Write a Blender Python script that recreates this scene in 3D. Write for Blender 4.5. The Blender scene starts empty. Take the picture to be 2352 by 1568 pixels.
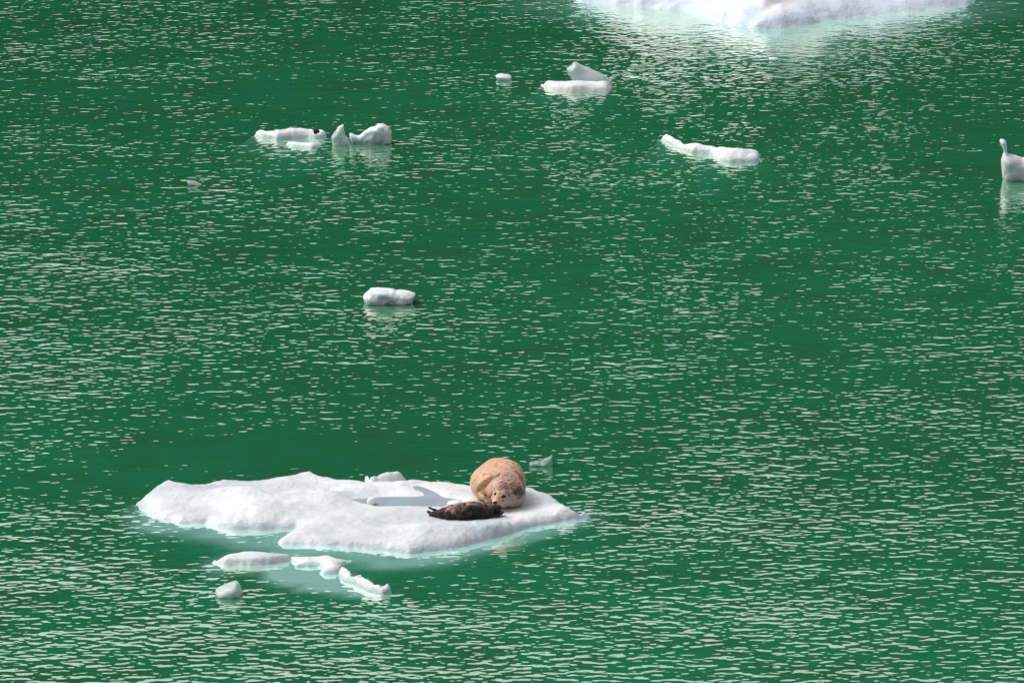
import bpy, math, random
import numpy as np
from mathutils import Vector, Matrix
from mathutils.bvhtree import BVHTree

random.seed(7)
RNG = np.random.default_rng(11)
C = bpy.context.scene.collection
scene = bpy.context.scene

# ------------------------------------------------------------------ camera
CAM = Vector((0.0, -86.0, 22.0))
PITCH = math.radians(13.0)
HFOV = math.radians(8.0)
cd = bpy.data.cameras.new('camera')
cam = bpy.data.objects.new('camera', cd); C.objects.link(cam)
cam.location = CAM
cam.rotation_euler = (math.radians(90) - PITCH, 0, 0)
cd.sensor_width = 36.0
cd.lens = 18.0 / math.tan(HFOV / 2)
cd.clip_start = 1.0
cd.clip_end = 6000.0
scene.camera = cam

# ------------------------------------------------------------------ sky
SUN_EL = math.radians(50); SUN_AZ = math.radians(-60)      # azimuth from +Y towards +X
world = bpy.data.worlds.new('World'); scene.world = world
world.use_nodes = True
wn = world.node_tree; wn.nodes.clear()
sky = wn.nodes.new('ShaderNodeTexSky'); sky.sky_type = 'NISHITA'
sky.sun_disc = False; sky.sun_elevation = SUN_EL; sky.sun_rotation = SUN_AZ
sky.dust_density = 6.0; sky.air_density = 1.0; sky.ozone_density = 1.0
hs = wn.nodes.new('ShaderNodeHueSaturation'); hs.inputs['Saturation'].default_value = 0.22
bg = wn.nodes.new('ShaderNodeBackground'); bg.inputs['Strength'].default_value = 0.15
wo = wn.nodes.new('ShaderNodeOutputWorld')
wn.links.new(sky.outputs[0], hs.inputs['Color']); wn.links.new(hs.outputs[0], bg.inputs['Color'])
wn.links.new(bg.outputs[0], wo.inputs[0])

# ------------------------------------------------------------------ sun (soft, overcast)
sd = bpy.data.lights.new('sun', 'SUN'); sun = bpy.data.objects.new('sun', sd); C.objects.link(sun)
sd.energy = 0.7; sd.angle = math.radians(25); sd.color = (1.0, 0.95, 0.88)
sdir = Vector((math.sin(SUN_AZ) * math.cos(SUN_EL), math.cos(SUN_AZ) * math.cos(SUN_EL), math.sin(SUN_EL)))
sun.rotation_euler = sdir.to_track_quat('Z', 'Y').to_euler()
sun.location = sdir * 200

scene.view_settings.view_transform = 'Standard'
scene.view_settings.look = 'None'
scene.view_settings.exposure = 0.2
scene.view_settings.gamma = 1.0
scene.cycles.max_bounces = 8
scene.cycles.transparent_max_bounces = 12
scene.cycles.caustics_reflective = False
scene.cycles.caustics_refractive = False

# ------------------------------------------------------------------ coordinates
# photo coordinates are those of the 2352 x 1568 view of the picture
FPX = 1176.0 / math.tan(HFOV / 2)
Rt = np.array([1.0, 0, 0]); Fw = np.array([0, math.cos(PITCH), -math.sin(PITCH)])
Up = np.array([0, math.sin(PITCH), math.cos(PITCH)]); CP = np.array(CAM)

def ray(px, py):
    return Fw + Rt * (px - 1176.0) / FPX + Up * (784.0 - py) / FPX

def at(px, py, z=0.0):
    d = ray(px, py); return CP + d * ((z - CP[2]) / d[2])

def at_y(px, py, y):
    d = ray(px, py); return CP + d * ((y - CP[1]) / d[1])

def crop(x0, y0, w):
    k = w / 2352.0
    return lambda cx, cy: ((x0 + cx * k) * 0.91875, (y0 + cy * k) * 0.91875)
cA = crop(320, 1140, 600)      # left half of the floe
cB = crop(900, 1140, 600)      # right half of the floe
cS = crop(1040, 1120, 320)     # the two seals
cF = crop(500, 1340, 500)      # pieces in front of the floe
cG = crop(620, 280, 400); cH = crop(1220, 140, 360); cI = crop(1620, 320, 320)
cT = crop(1400, 0, 1160); cJ = crop(880, 700, 200); cK = crop(1300, 1120, 100)
cL = crop(2440, 320, 270)      # this one was 1045 px wide for 120 px

# ------------------------------------------------------------------ numpy helpers
_T = np.random.default_rng(5).random((64, 64, 64)).astype(np.float32)
def vnoise(x, y, z):
    xi = np.floor(x).astype(int); yi = np.floor(y).astype(int); zi = np.floor(z).astype(int)
    fx = x - xi; fy = y - yi; fz = z - zi
    fx = fx * fx * (3 - 2 * fx); fy = fy * fy * (3 - 2 * fy); fz = fz * fz * (3 - 2 * fz)
    r = 0
    for a in (0, 1):
        wa = fx if a else 1 - fx
        for b in (0, 1):
            wb = fy if b else 1 - fy
            for c in (0, 1):
                wc = fz if c else 1 - fz
                r = r + wa * wb * wc * _T[(xi + a) % 64, (yi + b) % 64, (zi + c) % 64]
    return r * 2 - 1
def fbm(x, y, z, o=3):
    s = 0; a = 1.0; t = 0
    for k in range(o):
        f = 2.03 ** k
        s = s + a * vnoise(x * f + 11.3 * k, y * f + 5.1 * k, z * f + 7.7 * k); t += a; a *= 0.5
    return s / t

def poly_sdf(X, Y, P):
    """distance to the polygon, positive inside"""
    P = np.asarray(P, float); n = len(P)
    d = np.full(X.shape, 1e9); inside = np.zeros(X.shape, bool)
    for i in range(n):
        ax, ay = P[i]; bx, by = P[(i + 1) % n]
        ex, ey = bx - ax, by - ay
        wx, wy = X - ax, Y - ay
        t = np.clip((wx * ex + wy * ey) / (ex * ex + ey * ey + 1e-12), 0, 1)
        d = np.minimum(d, (wx - ex * t) ** 2 + (wy - ey * t) ** 2)
        if ay != by:
            c = ((ay > Y) != (by > Y)) & (X < (bx - ax) * (Y - ay) / (by - ay) + ax)
            inside ^= c
    d = np.sqrt(d)
    return np.where(inside, d, -d)

def smooth_poly(P, it=1):
    P = [np.asarray(p, float) for p in P]
    for _ in range(it):
        Q = []
        for i in range(len(P)):
            a, b = P[i], P[(i + 1) % len(P)]
            Q += [a * .78 + b * .22, a * .22 + b * .78]
        P = Q
    return P

def sstep(a, b, x):
    t = np.clip((x - a) / (b - a), 0, 1); return t * t * (3 - 2 * t)

def surface_nets(f, org, h):
    """f < 0 inside; returns verts, quads"""
    s = f < 0
    nx, ny, nz = f.shape
    cs = np.zeros((nx - 1, ny - 1, nz - 1), np.int8)
    for a in (0, 1):
        for b in (0, 1):
            for c in (0, 1):
                cs += s[a:nx - 1 + a, b:ny - 1 + b, c:nz - 1 + c]
    act = (cs > 0) & (cs < 8)
    idx = -np.ones(act.shape, np.int64); ii = np.argwhere(act); idx[act] = np.arange(len(ii))
    acc = np.zeros((len(ii), 3)); cnt = np.zeros(len(ii))
    cor = [(a, b, c) for a in (0, 1) for b in (0, 1) for c in (0, 1)]
    for p in cor:
        for q in cor:
            if sum(abs(p[k] - q[k]) for k in range(3)) == 1 and p < q:
                fp = f[ii[:, 0] + p[0], ii[:, 1] + p[1], ii[:, 2] + p[2]]
                fq = f[ii[:, 0] + q[0], ii[:, 1] + q[1], ii[:, 2] + q[2]]
                m = (fp < 0) != (fq < 0)
                t = np.where(m, fp / np.where(m, fp - fq, 1), 0)
                pt = np.array(p)[None] + t[:, None] * (np.array(q) - np.array(p))[None]
                acc += np.where(m[:, None], pt, 0); cnt += m
    v = (ii + acc / cnt[:, None]) * h + np.asarray(org)[None]
    quads = []
    for ax in range(3):
        sl0 = [slice(None)] * 3; sl1 = [slice(None)] * 3
        sl0[ax] = slice(0, -1); sl1[ax] = slice(1, None)
        a = s[tuple(sl0)]; b = s[tuple(sl1)]
        e = np.argwhere(a != b)
        o1, o2 = (ax + 1) % 3, (ax + 2) % 3
        e = e[(e[:, o1] > 0) & (e[:, o2] > 0) & (e[:, o1] < f.shape[o1] - 1) & (e[:, o2] < f.shape[o2] - 1)]
        def cell(d1, d2):
            q = e.copy(); q[:, o1] -= d1; q[:, o2] -= d2
            return idx[q[:, 0], q[:, 1], q[:, 2]]
        q = np.stack([cell(1, 1), cell(0, 1), cell(0, 0), cell(1, 0)], 1)
        ins = a[e[:, 0], e[:, 1], e[:, 2]]
        q[~ins] = q[~ins][:, ::-1]
        quads.append(q)
    return v, np.concatenate(quads)

def mesh_obj(name, v, f, mat, parent=None, loc=None, smooth=True):
    v = np.asarray(v, float)
    if loc is None: loc = (0, 0, 0)
    me = bpy.data.meshes.new(name)
    me.from_pydata((v - np.asarray(loc)[None]).tolist(), [], [list(map(int, q)) for q in f])
    me.materials.append(mat)
    if smooth: me.polygons.foreach_set('use_smooth', [True] * len(me.polygons))
    me.update()
    o = bpy.data.objects.new(name, me); C.objects.link(o); o.location = loc
    if parent is not None:
        o.parent = parent; o.location = Vector(loc) - parent.location
    return o

def tag(o, label=None, cat=None, group=None, kind=None):
    if label: o['label'] = label
    if cat: o['category'] = cat
    if group: o['group'] = group
    if kind: o['kind'] = kind
    return o

def empty(name, loc):
    o = bpy.data.objects.new(name, None); C.objects.link(o); o.location = Vector(loc); o.empty_display_size = .2
    return o

# ------------------------------------------------------------------ materials
def new_mat(name):
    m = bpy.data.materials.new(name); m.use_nodes = True
    nt = m.node_tree; nt.nodes.clear(); return m, nt
def N(nt, t, **kw):
    n = nt.nodes.new(t)
    for k, v in kw.items():
        if k in n.inputs.keys(): n.inputs[k].default_value = v
        else: setattr(n, k, v)
    return n
def math_node(nt, op, a, b=None, c=None):
    n = nt.nodes.new('ShaderNodeMath'); n.operation = op
    for i, x in enumerate((a, b, c)):
        if x is None: continue
        if isinstance(x, (int, float)): n.inputs[i].default_value = x
        else: nt.links.new(x, n.inputs[i])
    return n.outputs[0]

def ice_material(name, c1, c2, scale=6.0, blue=None, transp=0.0, rough=0.45, bump=0.02, spec=0.4, sss=0.25, rad=1.0):
    m, nt = new_mat(name)
    geo = N(nt, 'ShaderNodeNewGeometry')
    n1 = N(nt, 'ShaderNodeTexNoise', Scale=scale, Detail=5.0, Roughness=0.6)
    n2 = N(nt, 'ShaderNodeTexNoise', Scale=scale * 0.35, Detail=3.0)
    n3 = N(nt, 'ShaderNodeTexNoise', Scale=scale * 7, Detail=4.0, Roughness=0.7)
    for n in (n1, n2, n3): nt.links.new(geo.outputs['Position'], n.inputs['Vector'])
    s = math_node(nt, 'MULTIPLY_ADD', n1.outputs[0], 0.55, math_node(nt, 'MULTIPLY', n2.outputs[0], 0.6))
    r = N(nt, 'ShaderNodeMapRange'); r.inputs['From Min'].default_value = 0.42; r.inputs['From Max'].default_value = 0.72
    nt.links.new(s, r.inputs['Value'])
    mx = N(nt, 'ShaderNodeMix'); mx.data_type = 'RGBA'
    mx.inputs['A'].default_value = (*c1, 1); mx.inputs['B'].default_value = (*c2, 1)
    mx.inputs[6].default_value = (*c1, 1); mx.inputs[7].default_value = (*c2, 1)
    nt.links.new(r.outputs[0], mx.inputs[0])
    p = N(nt, 'ShaderNodeBsdfPrincipled', Roughness=rough)
    p.inputs['Specular IOR Level'].default_value = spec
    p.inputs['Subsurface Weight'].default_value = sss
    p.inputs['Subsurface Radius'].default_value = (0.03, 0.05, 0.06)
    p.inputs['Subsurface Scale'].default_value = rad
    colout = mx.outputs[2]
    if blue:
        sp = N(nt, 'ShaderNodeSeparateXYZ'); nt.links.new(geo.outputs['Position'], sp.inputs[0])
        hz = math_node(nt, 'ADD', sp.outputs[2], math_node(nt, 'MULTIPLY', math_node(nt, 'SUBTRACT', n2.outputs[0], 0.5), -blue[0] * 3))
        mr = N(nt, 'ShaderNodeMapRange'); mr.inputs['From Min'].default_value = blue[0] * .6; mr.inputs['From Max'].default_value = blue[0]
        nt.links.new(hz, mr.inputs['Value'])
        mb = N(nt, 'ShaderNodeMix'); mb.data_type = 'RGBA'; mb.inputs[6].default_value = (*blue[1], 1)
        nt.links.new(mr.outputs[0], mb.inputs[0]); nt.links.new(colout, mb.inputs[7]); colout = mb.outputs[2]
    nt.links.new(colout, p.inputs['Base Color'])
    b = N(nt, 'ShaderNodeBump', Strength=1.0, Distance=bump)
    nt.links.new(math_node(nt, 'ADD', n1.outputs[0], math_node(nt, 'MULTIPLY', n3.outputs[0], 0.35)), b.inputs['Height'])
    nt.links.new(b.outputs[0], p.inputs['Normal'])
    out = N(nt, 'ShaderNodeOutputMaterial')
    if transp > 0:
        t = N(nt, 'ShaderNodeBsdfTransparent'); t.inputs[0].default_value = (0.75, 0.95, 0.88, 1)
        ms = N(nt, 'ShaderNodeMixShader'); ms.inputs[0].default_value = transp
        nt.links.new(p.outputs[0], ms.inputs[1]); nt.links.new(t.outputs[0], ms.inputs[2])
        nt.links.new(ms.outputs[0], out.inputs[0])
    else:
        nt.links.new(p.outputs[0], out.inputs[0])
    return m

M_SNOW = ice_material('snowy_ice', (0.50, 0.54, 0.59), (0.80, 0.80, 0.81), scale=2.1, bump=0.038, blue=(.030, (.58, .69, .76)))
M_GREY = ice_material('wet_grey_ice', (0.58, 0.62, 0.63), (0.76, 0.77, 0.77), scale=5.0, bump=0.02)
M_WHITE = ice_material('white_ice', (0.64, 0.68, 0.68), (0.83, 0.83, 0.83), scale=5.0, bump=0.03, sss=0.7, rad=2.2, spec=.6, blue=(.05, (.50, .64, .61)))
M_CLEAR = ice_material('clear_ice', (0.58, 0.70, 0.67), (0.80, 0.86, 0.84), scale=5.0, sss=0.6, rad=2.2, transp=0.25, rough=0.15, bump=0.03, spec=0.6)
M_WET = ice_material('wet_glassy_ice', (0.42, 0.56, 0.52), (0.66, 0.76, 0.72), scale=9.0, sss=0.4, rad=2.0, transp=0.48, rough=0.1, bump=0.03, spec=0.6)
M_BERG = ice_material('berg_ice', (0.66, 0.70, 0.76), (0.84, 0.84, 0.85), scale=1.2, bump=0.06, blue=(.30, (.62, .70, .79)))

def simple_mat(name, col, rough=0.6, spec=0.3, noise=0.0, scale=20.0):
    m, nt = new_mat(name)
    p = N(nt, 'ShaderNodeBsdfPrincipled', Roughness=rough); p.inputs['Specular IOR Level'].default_value = spec
    n = N(nt, 'ShaderNodeTexNoise', Scale=scale, Detail=3.0)
    geo = N(nt, 'ShaderNodeNewGeometry'); nt.links.new(geo.outputs['Position'], n.inputs['Vector'])
    mx = N(nt, 'ShaderNodeMix'); mx.data_type = 'RGBA'
    mx.inputs[6].default_value = (*[c * (1 - noise) for c in col], 1); mx.inputs[7].default_value = (*[min(1, c * (1 + noise)) for c in col], 1)
    nt.links.new(n.outputs[0], mx.inputs[0]); nt.links.new(mx.outputs[2], p.inputs['Base Color'])
    out = N(nt, 'ShaderNodeOutputMaterial'); nt.links.new(p.outputs[0], out.inputs[0])
    return m

# ------------------------------------------------------------------ water
def blob(X, Y, px, py, rx, ry):
    """ellipse on the water given by a centre and radii in photo pixels, as a soft 0..1 mask"""
    c = at(px, py); e = at(px + rx, py); t = at(px, py - ry); b = at(px, py + ry)
    wx = abs(e[0] - c[0]); wy = (t[1] - b[1]) / 2
    q = ((X - c[0]) / wx) ** 2 + ((Y - c[1]) / wy) ** 2
    return np.exp(-q * 0.9)

def ripple_strength(X, Y):
    a = 1.0 + 0.34 * fbm(X * .35, Y * .14, X * 0 + 3.3, 2) + 0.42 * fbm(X * 1.2, Y * .5, X * 0 + 8.3, 2)
    a = a * (0.86 + 0.14 * sstep(-9, 8, Y))
    for px, py, rx, ry, k in CALM:
        a = a * (1 - k * blob(X, Y, px, py, rx, ry))
    for px, py, rx, ry, k in ROUGH:
        a = a + k * blob(X, Y, px, py, rx, ry)
    return a

CALM = [(640, 235, 170, 50, .35), (2320, 380, 90, 140, .45), (700, 1040, 480, 75, .75), (230, 1110, 260, 95, .5),
        (150, 960, 330, 70, .3), (2200, 1350, 300, 330, .32), (1500, 1500, 400, 120, .12), (900, 1290, 330, 50, .7), (730, 1320, 150, 55, .6), (480, 1265, 170, 30, .5), (480, 1230, 240, 40, .6),
        (1200, 1225, 160, 30, .5), (1800, 100, 130, 60, .55), (700, 900, 420, 90, .3), (1150, 800, 300, 90, .15), (2250, 500, 150, 200, .2), (1650, 280, 200, 40, .25), (1300, 960, 280, 80, .15)]
ROUGH = [(350, 1480, 420, 110, .12), (300, 60, 700, 80, .15), (900, 1420, 500, 60, .2), (250, 560, 300, 120, .1), (1600, 100, 800, 90, .12)]

def axis(lo, hi, step, far):
    a = list(np.arange(lo, hi + 1e-6, step)); s = step
    while a[-1] < far: s *= 1.5; a.append(a[-1] + s)
    s = step
    while a[0] > -far: s *= 1.5; a.insert(0, a[0] - s)
    return np.array(a)

def water_material():
    m, nt = new_mat('fjord_water')
    L = nt.links.new
    geo = N(nt, 'ShaderNodeNewGeometry'); att = N(nt, 'ShaderNodeAttribute'); att.attribute_name = 'ripple_strength'
    def layer(scale, sx, sy, rot, amp, detail=0.0, w=0.0):
        mp = N(nt, 'ShaderNodeMapping'); mp.inputs['Rotation'].default_value = (0, 0, rot)
        mp.inputs['Scale'].default_value = (sx, sy, 1); mp.inputs['Location'].default_value = (w, w * .7, w)
        L(geo.outputs['Position'], mp.inputs['Vector'])
        n = N(nt, 'ShaderNodeTexNoise', Scale=scale, Detail=detail, Roughness=0.5)
        L(mp.outputs[0], n.inputs['Vector'])
        return math_node(nt, 'MULTIPLY', n.outputs[0], amp)
    h = layer(8.8, 0.76, 1.0, math.radians(-32), 0.0107, 0.0, 1.3)
    h = math_node(nt, 'ADD', h, layer(14.0, 0.9, 1.0, math.radians(-20), 0.0040, 0.0, 4.1))
    h = math_node(nt, 'ADD', h, layer(3.2, 0.8, 1.0, math.radians(-34), 0.0098, 0.0, 7.7))
    h = math_node(nt, 'ADD', h, layer(0.5, 0.5, 1.0, math.radians(-14), 0.026, 1.0, 2.2))
    h = math_node(nt, 'MULTIPLY', h, att.outputs['Fac'])
    b = N(nt, 'ShaderNodeBump', Strength=1.0, Distance=1.0); L(h, b.inputs['Height'])
    # body colour of the silty water
    n = N(nt, 'ShaderNodeTexNoise', Scale=0.07, Detail=2.0); L(geo.outputs['Position'], n.inputs['Vector'])
    mx = N(nt, 'ShaderNodeMix'); mx.data_type = 'RGBA'
    mx.inputs[6].default_value = (0.009, 0.180, 0.078, 1); mx.inputs[7].default_value = (0.017, 0.400, 0.190, 1)
    L(n.outputs[0], mx.inputs[0])
    at2 = N(nt, 'ShaderNodeAttribute'); at2.attribute_name = 'sunken_and_mirrored_ice'
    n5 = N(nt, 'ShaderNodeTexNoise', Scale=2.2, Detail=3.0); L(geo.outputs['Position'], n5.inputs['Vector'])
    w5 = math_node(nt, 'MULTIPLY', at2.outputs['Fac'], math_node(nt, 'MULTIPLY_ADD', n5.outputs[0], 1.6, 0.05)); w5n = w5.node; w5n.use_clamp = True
    m5 = N(nt, 'ShaderNodeMix'); m5.data_type = 'RGBA'; m5.inputs[7].default_value = (0.36, 0.78, 0.68, 1)  # pale tone for sunken ice and the iceberg's painted reflection
    n6 = N(nt, 'ShaderNodeTexNoise', Scale=0.9, Detail=3.0); L(geo.outputs['Position'], n6.inputs['Vector'])
    m6 = N(nt, 'ShaderNodeMix'); m6.data_type = 'RGBA'; m6.inputs[7].default_value = (0.030, 0.20, 0.062, 1)
    r6 = N(nt, 'ShaderNodeMapRange'); r6.inputs['From Min'].default_value = .45; r6.inputs['From Max'].default_value = .75; r6.inputs['To Max'].default_value = .7
    L(n6.outputs[0], r6.inputs['Value']); L(r6.outputs[0], m6.inputs[0]); L(mx.outputs[2], m6.inputs[6])
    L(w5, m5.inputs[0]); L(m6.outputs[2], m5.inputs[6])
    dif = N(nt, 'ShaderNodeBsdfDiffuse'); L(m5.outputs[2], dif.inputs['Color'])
    tr = N(nt, 'ShaderNodeBsdfTransparent'); tr.inputs[0].default_value = (0.95, 0.96, 0.96, 1)
    add = N(nt, 'ShaderNodeAddShader'); L(dif.outputs[0], add.inputs[0]); L(tr.outputs[0], add.inputs[1])
    gl = N(nt, 'ShaderNodeBsdfGlossy', Roughness=0.03); gl.inputs[0].default_value = (1.0, 0.98, 0.90, 1); L(b.outputs[0], gl.inputs['Normal'])
    fr = N(nt, 'ShaderNodeFresnel', IOR=1.33); L(b.outputs[0], fr.inputs['Normal'])
    fac = N(nt, 'ShaderNodeMapRange'); fac.inputs['From Min'].default_value = 0.02; fac.inputs['From Max'].default_value = 0.6
    fac.inputs['To Min'].default_value = 0.58; fac.inputs['To Max'].default_value = 0.85
    L(fr.outputs[0], fac.inputs['Value'])
    ms = N(nt, 'ShaderNodeMixShader'); L(fac.outputs[0], ms.inputs[0]); L(add.outputs[0], ms.inputs[1]); L(gl.outputs[0], ms.inputs[2])
    va = N(nt, 'ShaderNodeVolumeAbsorption'); va.inputs['Color'].default_value = (0.0, 0.66, 0.56, 1); va.inputs['Density'].default_value = 2.2
    out = N(nt, 'ShaderNodeOutputMaterial'); L(ms.outputs[0], out.inputs['Surface']); L(va.outputs[0], out.inputs['Volume'])
    return m

def build_water():
    xs = axis(-14, 14, 0.2, 1500); ys = axis(-14, 48, 0.25, 1500)
    X, Y = np.meshgrid(xs, ys, indexing='ij'); nx, ny = X.shape
    top = np.stack([X, Y, 0 * X], -1).reshape(-1, 3); bot = top.copy(); bot[:, 2] = -9.0
    g = np.arange(nx * ny).reshape(nx, ny); o = nx * ny
    f = np.stack([g[:-1, :-1], g[1:, :-1], g[1:, 1:], g[:-1, 1:]], -1).reshape(-1, 4)
    F = [f]
    ring = np.concatenate([g[:, 0], g[-1, 1:], g[-2::-1, -1], g[0, -2:0:-1]])
    r2 = np.roll(ring, -1)
    # the bottom is one big face and the sides run round it
    rb = np.arange(len(ring)) + o
    v = np.concatenate([top, bot[ring]])
    F.append(np.stack([r2, ring, rb, np.roll(rb, -1)], 1))
    faces = np.concatenate(F).tolist(); faces.append(list(map(int, rb[::-1])))
    ob = mesh_obj('water', v, faces, water_material())
    s = ripple_strength(v[:, 0], v[:, 1])
    a = ob.data.attributes.new('ripple_strength', 'FLOAT', 'POINT'); a.data.foreach_set('value', s.astype(np.float32))
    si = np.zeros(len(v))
    for P, k, soft in SUNKEN_AND_MIRRORED:
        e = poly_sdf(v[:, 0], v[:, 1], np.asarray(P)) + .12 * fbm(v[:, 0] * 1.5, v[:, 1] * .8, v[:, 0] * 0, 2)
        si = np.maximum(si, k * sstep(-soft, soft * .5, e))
    a = ob.data.attributes.new('sunken_and_mirrored_ice', 'FLOAT', 'POINT'); a.data.foreach_set('value', (si * (v[:, 2] > -1)).astype(np.float32))
    tag(ob, 'green silty fjord water covered in small wind ripples', None, None, 'structure')

# ------------------------------------------------------------------ fjord walls (seen only in the ripples)
def build_hills():
    m, nt = new_mat('forested_rock')
    p = N(nt, 'ShaderNodeBsdfPrincipled', Roughness=1.0); p.inputs['Specular IOR Level'].default_value = 0.0
    n = N(nt, 'ShaderNodeTexNoise', Scale=0.012, Detail=8.0); geo = N(nt, 'ShaderNodeNewGeometry')
    nt.links.new(geo.outputs['Position'], n.inputs['Vector'])
    mx = N(nt, 'ShaderNodeMix'); mx.data_type = 'RGBA'
    mx.inputs[6].default_value = (0.006, 0.012, 0.006, 1); mx.inputs[7].default_value = (0.030, 0.024, 0.014, 1)
    nt.links.new(n.outputs[0], mx.inputs[0]); nt.links.new(mx.outputs[2], p.inputs['Base Color'])
    out = N(nt, 'ShaderNodeOutputMaterial'); nt.links.new(p.outputs[0], out.inputs[0])
    na, nr = 240, 26
    A = np.linspace(0, 2 * math.pi, na, endpoint=False)[:, None] + np.zeros((1, nr))
    R = np.linspace(0, 1, nr)[None] + np.zeros((na, 1))
    ahead = 0.5 + 0.5 * np.cos(A)                            # angle measured from +Y
    Hh = 110 + 200 * ahead ** 1.2 + 30 * fbm(np.cos(A) * 5 + 9, np.sin(A) * 5 + 9, A * 0, 4)
    Z = Hh * np.sin(R * math.pi / 2) ** 1.1 + 14 * fbm(np.cos(A) * 14 + 30, np.sin(A) * 14 + 30, R * 9, 3) * R - 8 * (1 - R)
    D = 620 + R * 330 + 40 * fbm(np.cos(A) * 3 + 50, np.sin(A) * 3 + 50, A * 0 + 2, 2)
    V = np.stack([np.sin(A) * D, np.cos(A) * D + 20, Z], -1).reshape(-1, 3)
    g = np.arange(na * nr).reshape(na, nr); g2 = np.roll(g, -1, 0)
    F = np.stack([g[:, :-1], g[:, 1:], g2[:, 1:], g2[:, :-1]], -1).reshape(-1, 4)
    tag(mesh_obj('hills', V, F, m), 'dark forested fjord walls around the water', None, None, 'structure')
build_hills()

# ------------------------------------------------------------------ ice by height field
def height_ice(name, poly, hfun, mat, h=0.03, depth=1.2, parent=None, loc=None, ledge=None, edge=0.05, jag=0.02, under=3.0, seed=0.0, ledge_z=(-0.10, 0.35)):
    """poly: outline at the waterline in world xy; hfun(X, Y, d) gives the height of the top; ledge: outline of the ice shelf under water"""
    P = np.asarray(poly); allp = P if ledge is None else np.concatenate([P, np.asarray(ledge)])
    lo = allp.min(0) - 0.45; hi = allp.max(0) + 0.45
    xs = np.arange(lo[0], hi[0], h); ys = np.arange(lo[1], hi[1], h * 1.3)
    X, Y = np.meshgrid(xs, ys, indexing='ij')
    d = poly_sdf(X, Y, P) + jag * fbm(X * 5 + seed, Y * 5, X * 0 + seed, 3) * 2 + jag * .7 * fbm(X * 17 + seed, Y * 12, X * 0 + seed, 2)
    top = hfun(X, Y, np.maximum(d, 0))
    Z = top * (1 - np.exp(-np.maximum(d, 0) / edge))
    zo = under * np.minimum(d, 0)                      # falls away under water
    if ledge is not None:
        e = poly_sdf(X, Y, np.asarray(ledge)) + 0.08 * fbm(X * 2.5, Y * 1.6, X * 0 + seed, 3)
        zl = ledge_z[0] + ledge_z[1] * np.minimum(d, 0) + np.minimum(e, 0) * 6 + 0.05 * fbm(X * 2, Y * 2, X * 0 + 4, 2)
        zo = np.maximum(zo, zl)
        zo = np.where(d < 0, zo, 0)
    Z = np.where(d < 0, np.minimum(zo, -0.004), Z + 0.002)
    keep = Z > -depth
    Z = np.maximum(Z, -depth)
    nx, ny = X.shape; g = np.arange(nx * ny).reshape(nx, ny)
    k = keep[:-1, :-1] | keep[1:, :-1] | keep[1:, 1:] | keep[:-1, 1:]
    f = np.stack([g[:-1, :-1], g[1:, :-1], g[1:, 1:], g[:-1, 1:]], -1)[k]
    ue = np.unique(f); mp = -np.ones(nx * ny, int); mp[ue] = np.arange(len(ue))
    v = np.stack([X.ravel(), Y.ravel(), Z.ravel()], 1)[ue]; f = mp[f]
    # close: side walls and an underside
    nv = len(v); vb = v.copy(); vb[:, 2] = -depth - 0.15
    ed = {}
    for a, b in ((0, 1), (1, 2), (2, 3), (3, 0)):
        for p, q in f[:, [a, b]].tolist():
            if (q, p) in ed: del ed[(q, p)]
            else: ed[(p, q)] = 1
    side = [[q, p, p + nv, q + nv] for p, q in ed]
    faces = f.tolist() + (f[:, ::-1] + nv).tolist() + side
    return mesh_obj(name, np.concatenate([v, vb]), faces, mat, parent, loc)

def wpts(c, pts, z=0.0):
    out = []
    for p in pts:
        zz = p[2] if len(p) > 2 else z
        q = at(*c(p[0], p[1]), zz); out.append((q[0], q[1]))
    return out
ident = lambda x, y: (x, y)

# ---- the big floe
zf = 0.13
floe_poly = (wpts(cA, [(85, 400, .1), (130, 335, zf), (200, 290, zf), (300, 250, zf), (400, 225, zf), (480, 245, zf), (560, 250, zf), (700, 225, zf), (790, 190, zf), (900, 162, zf),
                       (1180, 172, zf), (1450, 142, zf), (1640, 125, zf), (1800, 108, zf), (1900, 140, zf), (2100, 165, zf), (2340, 185, zf)]) +
             wpts(cB, [(260, 178, zf), (530, 172, zf), (800, 188, zf), (1080, 222, zf), (1350, 235, zf), (1630, 240, zf), (1720, 260, zf), (1800, 295, zf), (1880, 315, zf), (1930, 350, zf),
                       (1990, 420, zf), (2060, 470, zf), (2130, 495, zf), (2190, 528, .06), (2262, 562, .04), (2250, 602), (2150, 618), (1980, 640), (1700, 690), (1450, 760), (1250, 830),
                       (1050, 875), (850, 915), (650, 940), (480, 958), (250, 930), (0, 902)]) +
             wpts(cA, [(2100, 895), (1900, 885), (1650, 872), (1475, 872), (1470, 830), (1560, 770), (1700, 715), (1640, 700), (1470, 715), (1280, 724), (1080, 726), (960, 712), (860, 702),
                       (750, 665), (620, 660), (500, 662), (400, 625), (330, 608), (230, 560), (170, 522), (100, 492), (140, 445)]))
ledge_poly = (wpts(cA, [(90, 520), (110, 640), (170, 700), (420, 735), (620, 760), (800, 810), (960, 850), (1200, 890), (1420, 920), (1500, 930), (1700, 950), (2340, 960)]) +
              wpts(cB, [(250, 1010), (600, 1030), (850, 1000), (1150, 920), (1500, 880), (1900, 760), (2220, 640), (2240, 590), (1800, 400), (900, 330)]) + wpts(cA, [(1200, 300), (400, 350)]))
pool_main = wpts(cB, [(505, 300), (560, 296), (640, 320), (720, 355), (790, 400), (900, 418), (990, 436), (900, 455), (850, 470), (780, 482), (600, 490), (400, 494), (200, 494), (60, 475), (-60, 450), (-170, 424),
                      (-40, 414), (100, 412), (220, 400), (380, 398), (520, 398), (625, 388), (600, 350), (530, 325)], .06)
pool_small = wpts(cA, [(1360, 392), (1400, 380), (1480, 372), (1550, 372), (1535, 395), (1480, 410), (1420, 412)], .06)
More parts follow.
